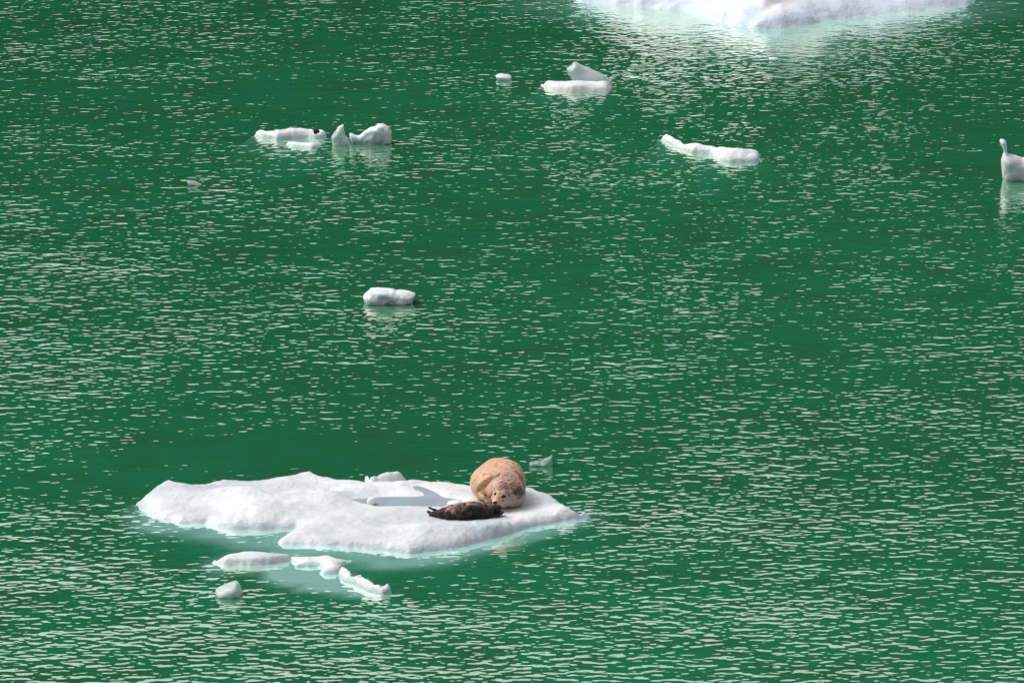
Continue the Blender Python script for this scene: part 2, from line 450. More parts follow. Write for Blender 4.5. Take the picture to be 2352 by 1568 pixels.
pool_tiny = wpts(cA, [(1700, 396), (1760, 390), (1820, 404), (1780, 412)], .06)

def gz(X, Y, c, cx, cy, rx, ry, z=0.08, rot=0.0):
    """soft mound mask; centre and radii in crop pixels"""
    p = at(*c(cx, cy), z); q = at(*c(cx + rx, cy), z); t = at(*c(cx, cy - ry), z)
    u = (X - p[0]); w = (Y - p[1]); rxx = abs(q[0] - p[0]); ryy = abs(t[1] - p[1])
    cr, sr = math.cos(rot), math.sin(rot)
    u, w = u * cr + w * sr, -u * sr + w * cr
    return np.exp(-(u / rxx) ** 2 - (w / ryy) ** 2)

def floe_height(X, Y, d):
    z = 0.10 + 0 * X
    z = z + 0.12 * gz(X, Y, cA, 1100, 400, 420, 60) + 0.12 * gz(X, Y, cA, 2000, 440, 340, 60) + 0.08 * gz(X, Y, cA, 420, 300, 260, 80)
    z = z + 0.07 * gz(X, Y, cA, 1250, 560, 380, 90) + 0.05 * gz(X, Y, cB, 250, 560, 420, 60) + 0.09 * gz(X, Y, cB, 620, 760, 330, 50)
    z = z + 0.05 * gz(X, Y, cB, 1300, 690, 420, 50, rot=.15) + 0.06 * gz(X, Y, cA, 1800, 150, 300, 30) - 0.03 * gz(X, Y, cA, 1650, 300, 500, 60)
    z = z - 0.05 * gz(X, Y, cA, 1520, 640, 130, 90) + 0.06 * gz(X, Y, cB, 2050, 520, 200, 50) + 0.05 * gz(X, Y, cA, 300, 440, 300, 50)
    z = z + 0.050 * fbm(X * 1.3, Y * .9, X * 0 + 1.5, 3) + 0.018 * fbm(X * 5, Y * 4, X * 0 + 2.5, 3) + 0.006 * fbm(X * 16, Y * 12, X * 0, 2)
    # hollow under the animals
    flat = np.clip(gz(X, Y, cB, 1130, 500, 520, 110) * 1.6, 0, 1)
    z = z * (1 - flat) + (0.095 + 0.008 * fbm(X * 6, Y * 5, X * 0 + 7, 2)) * flat
    for pl in (pool_main, pool_small, pool_tiny):
        e = poly_sdf(X, Y, np.asarray(pl)) + 0.02 * fbm(X * 9, Y * 6, X * 0 + 9, 2)
        w = sstep(-0.22, 0.10, e)
        z = np.minimum(z, z * (1 - w) + 0.035 * w)
    return z

O = at(*cB(300, 500), 0)
floe = height_ice('ice_floe', floe_poly, floe_height, M_SNOW, h=0.022, depth=1.0, loc=tuple(O), ledge=ledge_poly, edge=0.07, jag=0.02, seed=2.0, ledge_z=(-0.015, 0.10))
tag(floe, 'large white snow covered ice floe with grey melt pools carrying the two seals', 'ice floe')
M_POOL = simple_mat('melt_water', (0.38, 0.45, 0.51), rough=0.10, spec=0.5, noise=0.22, scale=2.5)
for pl in (pool_main, pool_small, pool_tiny):
    P = np.array(smooth_poly(pl, 2)); c = P.mean(0); P = c + (P - c) * 1.08
    v = np.concatenate([np.c_[P, np.full(len(P), 0.06)], np.c_[P, np.full(len(P), 0.02)]]); n = len(P)
    f = [list(range(n))[::-1] if poly_sdf(np.array([0.]), np.array([0.]), P) is None else list(range(n))] + [list(range(n, 2 * n))[::-1]] + [[i, i + n, (i + 1) % n + n, (i + 1) % n] for i in range(n)]
    o = mesh_obj('melt_pool', v, f, M_POOL, floe, (c[0], c[1], 0.02), smooth=False)
# raised slab frozen onto the far edge
slab = wpts(cB, [(45, 140, .12), (120, 118, .2), (230, 98, .22), (400, 98, .22), (500, 135, .2), (530, 165, .16), (480, 195, .12), (300, 205, .12), (80, 198, .12)], .12)
height_ice('ice_slab', slab, lambda X, Y, d: 0.17 + 0.03 * fbm(X * 4, Y * 3, X * 0, 3) + 0.04 * np.clip(d, 0, .5), M_GREY, h=0.022, depth=0.1, parent=floe, loc=tuple(O + np.array([0, 1, 0])), edge=0.03, under=4)

# ------------------------------------------------------------------ implicit shapes
def smin(a, b, k):
    h = np.clip(0.5 + 0.5 * (b - a) / k, 0, 1); return b * (1 - h) + a * h - k * h * (1 - h)
def smax(a, b, k): return -smin(-a, -b, k)
class Grid:
    def __init__(s, lo, hi, h):
        s.lo = np.asarray(lo, float); s.h = h
        ax = [np.arange(lo[i], hi[i] + h, h) for i in range(3)]
        s.X, s.Y, s.Z = np.meshgrid(*ax, indexing='ij')
    def ell(s, c, r, rot=None):
        U = [s.X - c[0], s.Y - c[1], s.Z - c[2]]
        if rot is not None:
            M = np.array(Matrix.Rotation(rot[1], 3, rot[0]).transposed())
            U = [M[i, 0] * U[0] + M[i, 1] * U[1] + M[i, 2] * U[2] for i in range(3)]
        k0 = np.sqrt(sum((U[i] / r[i]) ** 2 for i in range(3))); k1 = np.sqrt(sum((U[i] / r[i] ** 2) ** 2 for i in range(3))) + 1e-9
        return k0 * (k0 - 1) / k1
    def cap(s, a, b, ra, rb, flat=None):
        a = np.asarray(a, float); b = np.asarray(b, float); e = b - a
        t = np.clip(((s.X - a[0]) * e[0] + (s.Y - a[1]) * e[1] + (s.Z - a[2]) * e[2]) / (e @ e), 0, 1)
        dx, dy, dz = s.X - a[0] - t * e[0], s.Y - a[1] - t * e[1], s.Z - a[2] - t * e[2]
        if flat is not None:                              # squash along a direction: thin flipper
            n, k = np.asarray(flat[0], float), flat[1]; n = n / np.linalg.norm(n)
            q = dx * n[0] + dy * n[1] + dz * n[2]
            return np.sqrt(dx * dx + dy * dy + dz * dz + (k * k - 1) * q * q) - (ra + (rb - ra) * t)
        return np.sqrt(dx * dx + dy * dy + dz * dz) - (ra + (rb - ra) * t)

def solid_ice(name, pts, c, base, mat, T=0.2, h=0.025, rough=0.03, parent=None, R=None, dy=0.0, tilt=0.0, freq=6.0, seed=1.0, facet=0.0, smooth=True):
    """a solid whose front outline is pts (crop pixels) standing at the depth of the water point base; T is its half thickness"""
    b = at(*c(*base), 0.0); yb = b[1] + dy
    P = [at_y(*c(*p), yb) for p in pts]; P2 = np.array([(p[0], p[2]) for p in P])
    P2 = np.array(smooth_poly(P2, 1)) if smooth else P2
    lo = (P2[:, 0].min() - .1, yb - T * 1.4 - .05, P2[:, 1].min() - .1); hi = (P2[:, 0].max() + .1, yb + T * 1.4 + .1, P2[:, 1].max() + .1)
    G = Grid(lo, hi, h)
    X2, Z2 = G.X[:, 0, :], G.Z[:, 0, :]
    d = poly_sdf(X2, Z2, P2)
    if R is None: R = max(0.05, d.max() * .8)
    prof = np.sqrt(np.clip(d / R, 0, 1) * (2 - np.clip(d / R, 0, 1)))
    half = T * prof + np.minimum(d, 0) * 2
    yy = G.Y - yb - tilt * (G.Z)
    f = np.abs(yy) - half[:, None, :]
    f = f * 0.6 + rough * fbm(G.X * freq + seed, G.Y * freq, G.Z * freq + seed, 3) * 1.5
    if facet: f = f + facet * np.abs(fbm(G.X * 3 + seed, G.Y * 3, G.Z * 3, 2))
    f = np.maximum(f, -(d[:, None, :] + 0.01))
    for ax in range(3):
        sl = [slice(None)] * 3
        for e in (0, -1): sl[ax] = e; f[tuple(sl)] = 1
    v, q = surface_nets(f, G.lo, h)
    loc = (b[0], yb, 0.0) if parent is None else (P2[:, 0].mean(), yb, 0.0)
    return mesh_obj(name, v, q, mat, parent, loc)

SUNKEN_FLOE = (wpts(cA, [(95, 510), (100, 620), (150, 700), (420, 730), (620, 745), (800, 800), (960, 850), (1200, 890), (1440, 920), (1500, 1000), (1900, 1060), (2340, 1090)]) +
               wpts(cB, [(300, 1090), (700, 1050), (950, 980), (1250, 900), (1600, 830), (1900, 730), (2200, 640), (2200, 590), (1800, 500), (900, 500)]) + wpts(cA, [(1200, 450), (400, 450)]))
SUNKEN_AND_MIRRORED = [(SUNKEN_FLOE, .9, .28),
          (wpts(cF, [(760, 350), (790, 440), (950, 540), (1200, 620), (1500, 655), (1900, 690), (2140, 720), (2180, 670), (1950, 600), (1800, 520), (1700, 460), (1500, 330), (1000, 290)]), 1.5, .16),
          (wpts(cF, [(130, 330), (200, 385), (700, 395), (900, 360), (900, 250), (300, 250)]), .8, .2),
          (wpts(cT, [(0, 30), (300, 90), (650, 170), (860, 215), (930, 270), (1150, 290), (1370, 250), (1400, 180), (1700, 120), (2080, 70), (2100, 0), (1000, -60), (60, -20)]), .6, 1.6)]  # iceberg entry: sunken ice plus the berg's reflection column, painted into the water colour
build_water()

# ---- pieces in front of the floe
fp = empty('ice_chunk', at(*cF(1000, 400)))
tag(fp, 'low broken ice piece with pale sunken shelf, just in front of the large floe', 'ice chunk')
L0 = wpts(cF, [(130, 305), (210, 270, .04), (320, 185, .08), (450, 180, .08), (580, 158, .08), (720, 160, .08), (850, 190, .08), (970, 210, .06), (1090, 215, .05), (1060, 290), (960, 310), (850, 335), (700, 340), (500, 345), (300, 340), (240, 325)])
height_ice('ice_plate', L0, lambda X, Y, d: 0.085 + 0.08 * np.clip(d, 0, .35) + 0.02 * fbm(X * 5, Y * 3, X * 0 + 3, 3), M_GREY, h=0.02, depth=0.5, parent=fp, loc=tuple(at(*cF(500, 300))), edge=0.03, jag=.015, under=1.6,
           ledge=wpts(cF, [(130, 330), (180, 380), (700, 400), (900, 380), (1000, 250), (300, 230)]), ledge_z=(-.02, .15))
L1 = wpts(cF, [(1020, 240, .02), (1120, 240, .03), (1300, 230, .04), (1480, 220, .05), (1640, 240, .05), (1778, 236, .05), (1765, 275, .02), (1680, 350), (1650, 420), (1560, 450), (1450, 455), (1410, 430), (1440, 390), (1400, 360, .0), (1250, 365), (1130, 365), (1110, 320), (1060, 290)])
height_ice('ice_plate', L1, lambda X, Y, d: 0.05 + 0.14 * np.clip(d, 0, .3) + 0.03 * fbm(X * 6, Y * 4, X * 0 + 5, 3), M_WHITE, h=0.02, depth=0.45, parent=fp, loc=tuple(at(*cF(1400, 330))), edge=0.03, jag=.02, under=1.5,
           ledge=wpts(cF, [(780, 350), (800, 430), (950, 530), (1200, 610), (1500, 650), (1900, 690), (2140, 720), (2100, 660), (1950, 600), (1800, 540), (1700, 480), (1500, 330), (1000, 310)]), ledge_z=(0.01, .02))
L3 = wpts(cF, [(1630, 410, .02), (1690, 390, .04), (1745, 400, .04), (1785, 460, .03), (1800, 500, .02), (1840, 470, .04), (1930, 475, .04), (1960, 530, .03), (2000, 560, .03), (2060, 575, .03), (2075, 620, .02), (2140, 620, .03), (2210, 600, .03), (2245, 655), (2150, 690), (2060, 670), (1980, 650), (1880, 600), (1780, 560), (1700, 540), (1650, 500)])
height_ice('ice_ridge', L3, lambda X, Y, d: 0.05 + 0.10 * np.abs(fbm(X * 9, Y * 6, X * 0 + 5, 3)) + .1 * np.clip(d, 0, .2), M_WHITE, h=0.014, depth=0.3, parent=fp, loc=tuple(at(*cF(1900, 560))), edge=0.02, jag=.012, under=1.0)

def add_solid(pts, c, base, mat, label, group=None, **kw):
    o = solid_ice('ice_chunk', pts, c, base, mat, **kw); tag(o, label, 'ice chunk', group); return o

add_solid([(170, 640), (250, 590), (380, 545), (430, 535), (470, 580), (505, 650), (480, 720), (330, 740), (210, 710)], cF, (330, 680), M_CLEAR,
          'small rounded ice lump half sunk at the lower left of the broken low piece', T=.22, h=.018, rough=.015)
add_solid([(330, 480), (380, 400), (470, 320), (560, 240), (720, 225), (950, 240), (1220, 270), (1290, 310), (1420, 295), (1540, 310), (1680, 330), (1850, 385), (1865, 450), (1800, 560), (1780, 700), (1500, 780), (900, 780), (420, 740), (340, 600)], cJ, (1100, 660), M_WHITE,
          'rounded whitish ice chunk alone in open water above the floe', T=.2, R=.08, h=.013, rough=.016, freq=13, facet=.06, smooth=False)
# pair at upper left
def add_flat(pts, c, loc, mat, label, hf, **kw):
    o = height_ice('ice_chunk', wpts(c, pts), hf, mat, h=0.02, depth=0.5, loc=tuple(at(*c(*loc))), **kw); tag(o, label, 'ice chunk'); return o
jagged = add_flat([(95, 350), (145, 280, .03), (250, 268, .05), (340, 305, .05), (430, 305, .05), (540, 285, .05), (640, 278, .06), (730, 238, .08), (850, 252, .08), (970, 255, .08), (1020, 228, .1), (1090, 260, .07), (1155, 315, .04), (1145, 375), (1060, 385), (980, 395), (850, 382), (740, 385), (620, 390), (520, 405), (430, 415), (330, 400), (200, 385)],
    cG, (600, 350), M_WHITE, 'long jagged white ice chunk with a dark grit spot near its right end',
    lambda X, Y, d: .07 + .25 * np.clip(d, 0, .4) + .05 * fbm(X * 4, Y * 3, X * 0 + 5, 3), edge=.02, jag=.012, under=.7, seed=3.)
add_flat([(545, 450, .03), (600, 410, .06), (700, 408, .07), (800, 418, .07), (950, 430, .07), (1040, 460, .05), (1100, 495), (1030, 525), (930, 545), (840, 530), (760, 520), (640, 515), (565, 490)],
    cG, (820, 500), M_WHITE, 'flat oval ice chunk floating just in front of the jagged gritty one', lambda X, Y, d: .05 + .08 * np.clip(d, 0, .4) + .02 * fbm(X * 5, Y * 3, X * 0 + 9, 3), edge=.02, jag=.01, under=.7, seed=6.)
hn = empty('ice_chunk', at(*cG(1600, 480)))
tag(hn, 'curved white ice chunk with a pale green horn standing at its left end', 'ice chunk')
solid_ice('ice_horn', [(1215, 370), (1270, 290), (1320, 210), (1390, 175), (1420, 185), (1415, 230), (1435, 330), (1480, 400), (1540, 500), (1500, 600), (1290, 600), (1240, 470)], cG, (1370, 480), M_CLEAR, T=.12, R=.07, h=.013, rough=.016, freq=12, facet=.05, smooth=False, parent=hn)
solid_ice('ice_body', [(1480, 320), (1510, 305), (1590, 345), (1640, 340), (1720, 270), (1800, 225), (1870, 215), (1900, 175), (1990, 175), (2070, 220), (2115, 300), (2105, 380), (2110, 470), (1900, 560), (1650, 580), (1560, 520), (1500, 420)], cG, (1800, 460), M_WHITE, T=.14, R=.06, h=.013, rough=.016, freq=14, facet=.06, smooth=False, parent=hn)
# two at the upper middle
add_solid([(115, 330), (150, 295), (250, 290), (380, 315), (395, 370), (380, 440), (230, 450), (160, 410)], cH, (270, 385), M_WHITE,
          'tiny flat white ice chunk left of the finned ice piece', T=.14, h=.018, rough=.012)
fn = empty('ice_chunk', at(*cH(1400, 520)))
tag(fn, 'flat pale ice chunk with a leaning fin rising from its right half', 'ice chunk')
L2 = wpts(cH, [(865, 470), (925, 375, .12), (1020, 360, .12), (1250, 365, .12), (1400, 370, .12), (1700, 330, .15), (1950, 370, .12), (2045, 430, .08), (2050, 480), (1970, 585), (1700, 590), (1400, 590), (1150, 570), (985, 540), (900, 505)])
height_ice('ice_plate', L2, lambda X, Y, d: 0.10 + 0.03 * fbm(X * 4, Y * 3, X * 0 + 3, 3), M_GREY, h=0.025, depth=0.6, parent=fn, loc=tuple(at(*cH(1400, 500))), edge=0.04, jag=.015, under=1.2)
solid_ice('ice_fin', [(1280, 210), (1350, 170), (1400, 105), (1450, 110), (1500, 150), (1620, 190), (1750, 250), (1880, 310), (2000, 390), (2045, 430), (2020, 520), (1700, 520), (1420, 450), (1330, 340), (1290, 270)], cH, (1600, 440), M_CLEAR, T=.16, h=.022, rough=.015, parent=fn, tilt=.2)
# right of centre
add_flat([(250, 200, .02), (258, 150, .05), (300, 118, .06), (380, 112, .06), (450, 145, .06), (560, 205, .06), (650, 245, .06), (720, 305, .06), (850, 312, .06), (1010, 288, .08), (1100, 318, .07), (1210, 298, .08), (1330, 322, .1), (1480, 288, .13), (1650, 318, .13), (1800, 303, .14), (2000, 312, .13), (2045, 400, .08), (2055, 520), (2035, 610), (1800, 630), (1500, 640), (1300, 615), (1180, 540), (1130, 480), (960, 470), (800, 462), (650, 410), (400, 320), (290, 265)],
    cI, (1300, 520), M_WHITE, 'long white ice chunk with a raised arm pointing up to the left',
    lambda X, Y, d: .06 + .30 * np.clip(d, 0, .35) + .03 * fbm(X * 4, Y * 3, X * 0 + 15, 3), edge=.02, jag=.012, under=.9, seed=8.)
# right edge piece
k = 2352 / 1045.
add_solid([(p[0] * k * 120 / 270, p[1] * k * 120 / 270) for p in [(500, 245), (640, 255), (680, 400), (670, 560), (740, 575), (850, 585), (1000, 650), (1150, 640), (1350, 760), (1450, 1000), (1400, 1250), (1000, 1230), (700, 1250), (590, 1160), (560, 900), (545, 700), (600, 540), (595, 450), (520, 330)]], cL,
          (900 * k * 120 / 270, 1120 * k * 120 / 270), M_WHITE, 'ice chunk with a thin bent spike, cut off by the right edge of the photo', T=.2, h=.02, rough=.02, R=.12)
# small wet pieces
add_solid([(520, 900), (600, 770), (800, 760), (1060, 710), (1250, 780), (1330, 720), (1450, 590), (1600, 560), (1740, 490), (1880, 360), (1930, 370), (1900, 560), (1860, 720), (1900, 900), (1880, 1150), (1400, 1100), (900, 1060), (580, 1040)], cK, (1200, 1000), M_WET,
          'small jagged glassy ice chunk in the water behind the spotted adult seal', T=.09, h=.011, rough=.012, freq=16)
cM = crop(440, 420, 105)
add_solid([(640, 700), (760, 690), (1050, 720), (1250, 820), (1500, 930), (1350, 1010), (900, 1040), (700, 960), (630, 830)], cM, (1000, 930), M_WET,
          'small pale ice chunk awash at the upper left, below the jagged gritty chunk', T=.12, h=.012, rough=.01)
cO = crop(1880, 110, 120)
add_solid([(790, 700), (900, 650), (1100, 670), (1300, 690), (1320, 740), (1250, 840), (1100, 900), (1000, 940), (880, 830)], cO, (1050, 830), M_WHITE,
          'tiny pinkish white ice chunk in the reflection of the far iceberg', T=.08, h=.012, rough=.008)
cQ = crop(1600, 1400, 450)
add_solid([(245, 560), (275, 520), (300, 530), (340, 560), (360, 600), (330, 620), (270, 610)], cQ, (300, 590), M_WET,
          'tiny clear ice bit low in open water at the right of the floe', T=.05, h=.010, rough=.006)

# ---- far iceberg cut off by the top of the photo
berg_poly = wpts(cT, [(40, -20), (100, 10), (300, 25), (450, 40), (600, 55), (700, 72), (780, 105), (880, 135), (1000, 150), (1120, 148), (1250, 128), (1400, 95), (1550, 82), (1750, 70), (1900, 45), (2060, 25), (2110, 0), (2050, -60), (1600, -160), (900, -190), (300, -120)])
berg_ledge = wpts(cT, [(60, 60), (400, 100), (700, 150), (860, 190), (1000, 215), (1150, 210), (1380, 170), (1500, 130), (1800, 110), (2080, 80), (2080, 0), (1000, -20), (100, 0)])
def berg_height(X, Y, d):
    z = 0.22 + 0.15 * fbm(X * .8, Y * .5, X * 0 + 3, 3) + 0.05 * fbm(X * 4, Y * 2, X * 0 + 6, 3)
    cz = at(*cT(1110, 60)); q = ((X - cz[0]) / 1.0)
    tower = np.clip(1.25 - np.abs(q) ** 3, 0, 1)
    z = z + 0.60 * tower * sstep(0.5, 1.6, d) + 0.05 * sstep(.8, 3, d)
    for cx, w in ((250, .8), (520, .7), (700, .5), (1650, .9)):
        p = at(*cT(cx, 20)); z = z + .35 * np.exp(-((X - p[0]) / w) ** 2) * sstep(.3, 1.2, d)
    return z + .12 * np.abs(fbm(X * 2, Y * 1.2, X * 0 + 9, 3))
B0 = at(*cT(1100, 60))
berg = height_ice('iceberg', berg_poly, berg_height, M_BERG, h=0.06, depth=1.6, loc=tuple(B0), ledge=berg_ledge, edge=0.30, jag=.03, seed=4., ledge_z=(-.03, .08))
tag(berg, 'large white iceberg with blue base cut off by the top edge of the photo', 'iceberg')

# ------------------------------------------------------------------ animals
def fur_material(name, rough=0.55, bump=0.004, spec=0.35, scale=60.0, sheen=0.1):
    m, nt = new_mat(name)
    p = N(nt, 'ShaderNodeBsdfPrincipled', Roughness=rough); p.inputs['Specular IOR Level'].default_value = spec
    p.inputs['Sheen Weight'].default_value = sheen
    a = N(nt, 'ShaderNodeAttribute'); a.attribute_name = 'coat'
    nt.links.new(a.outputs['Color'], p.inputs['Base Color'])
    geo = N(nt, 'ShaderNodeNewGeometry'); n = N(nt, 'ShaderNodeTexNoise', Scale=scale, Detail=3.0)
    nt.links.new(geo.outputs['Position'], n.inputs['Vector'])
    b = N(nt, 'ShaderNodeBump', Strength=1.0, Distance=bump); nt.links.new(n.outputs[0], b.inputs['Height']); nt.links.new(b.outputs[0], p.inputs['Normal'])
    out = N(nt, 'ShaderNodeOutputMaterial'); nt.links.new(p.outputs[0], out.inputs[0])
    return m

def coat(o, col):
    a = o.data.color_attributes.new('coat', 'FLOAT_COLOR', 'POINT')
    a.data.foreach_set('color', np.c_[col, np.ones(len(col))].astype(np.float32).ravel())

def bvh_of(v, q): return BVHTree.FromPolygons([Vector(p) for p in v], [list(map(int, f)) for f in q])
def hit(bvh, cx, cy):
    d = Vector(ray(*cS(cx, cy))).normalized(); r = bvh.ray_cast(CAM, d)
    return (np.array(r[0]), np.array(r[1])) if r[0] is not None else (None, None)

ZI = 0.095
# ---- adult
B = at(*cS(1600, 1110), ZI)
def A3(cx, cy, dy): return at_y(*cS(cx, cy), B[1] + dy)
G = Grid((B[0] - .50, B[1] - .30, ZI - .06), (B[0] + .42, B[1] + 1.25, ZI + .56), 0.0085)
def adult_base():
    f = G.ell(A3(1600, 690, .36), (.275, .38, .225))
    f = smin(f, G.ell(A3(1300, 640, .52), (.205, .36, .20)), .05)
    f = smin(f, G.ell(A3(1500, 430, .78), (.20, .30, .16)), .10)
    f = smin(f, G.ell(A3(1700, 520, .62), (.19, .28, .19)), .10)
    f = smin(f, G.ell(A3(1730, 850, .13), (.185, .20, .165)), .08)
    f = smin(f, G.ell(A3(1570, 925, -.04), (.118, .13, .112)), .045)          # head
    f = smin(f, G.ell(A3(1490, 995, -.135), (.062, .06, .052)), .03)            # muzzle
    f = smin(f, G.ell(A3(1530, 800, .06), (.13, .12, .12)), .06)               # nape
    # hind end trailing back behind
    f = smin(f, G.cap(A3(1380, 420, .95), A3(1330, 420, 1.15), .10, .05), .08)
    return f
f = adult_base()
v, q = surface_nets(f, G.lo, G.h); bv = bvh_of(v, q)
def groove(f, pts, r, push=0.0, k=.02):
    H = [hit(bv, *p) for p in pts]; H = [h for h in H if h[0] is not None]
    for (a, na), (b, nb) in zip(H[:-1], H[1:]):
        f = smax(f, -G.cap(a + na * push, b + nb * push, r, r), k)
    return f
def ridge(f, pts, r0, r1, lift=0.0, k=.02):
    H = [hit(bv, *p) for p in pts]; H = [h for h in H if h[0] is not None]; n = len(H) - 1
    for i, ((a, na), (b, nb)) in enumerate(zip(H[:-1], H[1:])):
        f = smin(f, G.cap(a + na * lift, b + nb * lift, r0 + (r1 - r0) * i / n, r0 + (r1 - r0) * (i + 1) / n), k)
    return f
f = groove(f, [(1150, 770), (1230, 700), (1320, 630), (1385, 560)], .036, .004, .008)
f = ridge(f, [(1180, 660), (1270, 590), (1370, 500)], .034, .026, -.008, .03)
f = groove(f, [(1390, 560), (1460, 530), (1530, 490)], .024, .006, .02)
f = groove(f, [(1250, 480), (1330, 470), (1400, 440)], .017, .003, .012)
f = groove(f, [(1170, 830), (1240, 900), (1340, 1000)], .024, .002, .008)
f = groove(f, [(1390, 700), (1400, 830), (1380, 960)], .010, .008, .03)
f = groove(f, [(1430, 845), (1470, 845)], .010, .004, .012)
f = groove(f, [(1590, 890), (1620, 888)], .012, .004, .012)
# fore flipper resting on the ice at the lower left
f = smin(f, G.cap(A3(1200, 860, .16), A3(1330, 1000, -.02), .045, .032, flat=((1, -.3, .8), 1.7)), .02)
f = np.maximum(f, -(G.Z - (ZI - .03)))
v, q = surface_nets(f, G.lo, G.h); bv = bvh_of(v, q)

def proj(v):
    d = v - CP; w = d @ Fw; px = 1176 + FPX * (d @ Rt) / w; py = 784 - FPX * (d @ Up) / w
    k = 2352 / 320.
    return (px / .91875 - 1040) * k, (py / .91875 - 1120) * k
def lerp(a, b, t): return a * (1 - t[:, None]) + np.asarray(b)[None] * t[:, None]
cx, cy = proj(v)
n1 = fbm(v[:, 0] * 14, v[:, 1] * 14, v[:, 2] * 14, 3); n2 = fbm(v[:, 0] * 40 + 9, v[:, 1] * 40, v[:, 2] * 40, 2); n3 = fbm(v[:, 0] * 5, v[:, 1] * 5, v[:, 2] * 5 + 4, 2)
col = np.tile(np.array([[.62, .37, .20]]), (len(v), 1))
col = lerp(col, (.64, .36, .29), np.clip(.4 + 1.2 * n3, 0, 1) * .7)
def near(px, py, r, dx=1.0):
    p, _ = hit(bv, px, py)
    if p is None: return np.zeros(len(v))
    return np.exp(-(((v - p) ** 2).sum(1)) / (r * r))
def patch(col, px, py, r, c, k=1.0, edge=.35):
    w = near(px, py, r) + (edge * n1 * 1.5 + .4 * n2) * (near(px, py, r * 1.6) > .2)
    return lerp(col, c, np.clip(sstep(.32, .62, w) * k, 0, 1))
DK = (.045, .03, .03); GR = (.30, .27, .25); PU = (.32, .20, .20)
col = patch(col, 1980, 960, .22, GR, .9); col = patch(col, 1830, 980, .16, (.36, .33, .29), .85); col = lerp(col, (.42, .27, .22), np.clip(sstep(.0, .5, n2) * sstep(1350, 1900, cx) * .6, 0, 1)); col = patch(col, 1700, 1060, .07, (.55, .47, .36), .6)
col = patch(col, 1900, 800, .085, DK, .95); col = patch(col, 1990, 700, .06, DK, .8); col = patch(col, 1800, 790, .05, DK, .75)
col = patch(col, 1640, 680, .075, PU, .75); col = patch(col, 1560, 740, .05, PU, .6); col = patch(col, 1650, 720, .035, DK, .5)
col = patch(col, 1540, 830, .035, (.22, .15, .10), .8); col = patch(col, 1530, 900, .03, (.25, .17, .10), .7); col = patch(col, 1620, 850, .035, (.20, .14, .09), .6)
col = patch(col, 1840, 440, .055, DK, .8); col = patch(col, 1930, 540, .07, DK, .8); col = patch(col, 1760, 480, .04, PU, .5); col = patch(col, 1250, 930, .06, (.16, .09, .07), .85)
col = patch(col, 1400, 960, .05, (.62, .50, .27), .7, .1); col = patch(col, 1560, 1010, .05, (.60, .48, .26), .7, .1)
col = patch(col, 1450, 480, .06, (.45, .32, .16), .6); col = patch(col, 1000, 640, .03, (.5, .4, .3), .5)
rs = np.random.default_rng(3)
n4 = fbm(v[:, 0] * 26 + 3, v[:, 1] * 26, v[:, 2] * 26, 3)
col = lerp(col, (.24, .13, .12), np.clip(sstep(.12, .42, n4) * sstep(1250, 1700, cx) * sstep(1050, 700, cy) * .9, 0, 1))
col = lerp(col, (.40, .24, .14), np.clip(sstep(.1, .45, -n4) * .5, 0, 1))
spots = [(1115, 510, 9), (1075, 535, 6), (1110, 545, 6), (1085, 580, 10), (1050, 625, 8), (1015, 570, 6), (1175, 780, 8), (1105, 820, 7), (1275, 860, 11), (1335, 895, 8), (1300, 830, 5), (1705, 850, 12), (1610, 545, 8), (1665, 505, 8), (1770, 565, 8),
         (1810, 595, 10), (1715, 600, 8), (1760, 645, 9), (1820, 640, 8), (1875, 650, 7), (1580, 460, 7), (1510, 385, 6), (1360, 305, 5), (1600, 315, 6), (1725, 400, 7), (1640, 400, 6), (1690, 460, 7), (1250, 595, 5), (1600, 960, 6), (1870, 690, 9),
         (1700, 1070, 14), (1930, 720, 9), (1650, 800, 9)]
for _ in range(230):
    t = rs.random(); X0 = 1380 + 640 * rs.random() ** .8; Y0 = 240 + 520 * rs.random()
    spots.append((X0, Y0, 3.0 + 6.5 * rs.random() ** 2))
for _ in range(25): spots.append((1030 + 380 * rs.random(), 380 + 620 * rs.random(), 3 + 3 * rs.random()))
for sx, sy, r in spots:
    p, _n = hit(bv, sx, sy)
    if p is None: continue
    rr = r / 1512. * 1.95; d2 = ((v - p) ** 2).sum(1)
    w = np.clip(1.5 - d2 / (rr * rr), 0, 1)
    col = lerp(col, (.07, .04, .045), w * .95)
adult = mesh_obj('seal', v, q, fur_material('short_wet_fur', rough=.5, bump=.003), None, (B[0], B[1] + .3, ZI))
coat(adult, np.clip(col, 0.01, 1))
tag(adult, 'fat cream adult seal with dark spots, curled with its nose on the dark pup', 'seal')

M_EYE = simple_mat('dark_eye', (.01, .008, .008), rough=.12, spec=.6); M_NOSE = simple_mat('dark_nose', (.02, .015, .015), rough=.35)
def ball(name, c, r, mat, parent, scale=(1, 1, 1), nrm=None):
    import bmesh
    bm = bmesh.new(); bmesh.ops.create_uvsphere(bm, u_segments=20, v_segments=12, radius=r)
    me = bpy.data.meshes.new(name); 
    bmesh.ops.scale(bm, vec=scale, verts=bm.verts)
    bm.to_mesh(me); bm.free(); me.materials.append(mat)
    me.polygons.foreach_set('use_smooth', [True] * len(me.polygons))
    o = bpy.data.objects.new(name, me); C.objects.link(o); o.parent = parent; o.location = Vector(c) - parent.location
    return o
for ex, ey, r, sc in ((1453, 846, .021, (.8, .8, 1.4)), (1600, 890, .027, (1.3, .8, .9))):
    p, n = hit(bv, ex, ey); ball('eye', p - n * r * .25, r, M_EYE, adult, sc)
p, n = hit(bv, 1450, 1000); ball('nose', p - n * .004, .023, M_NOSE, adult, (1.3, .8, .8))

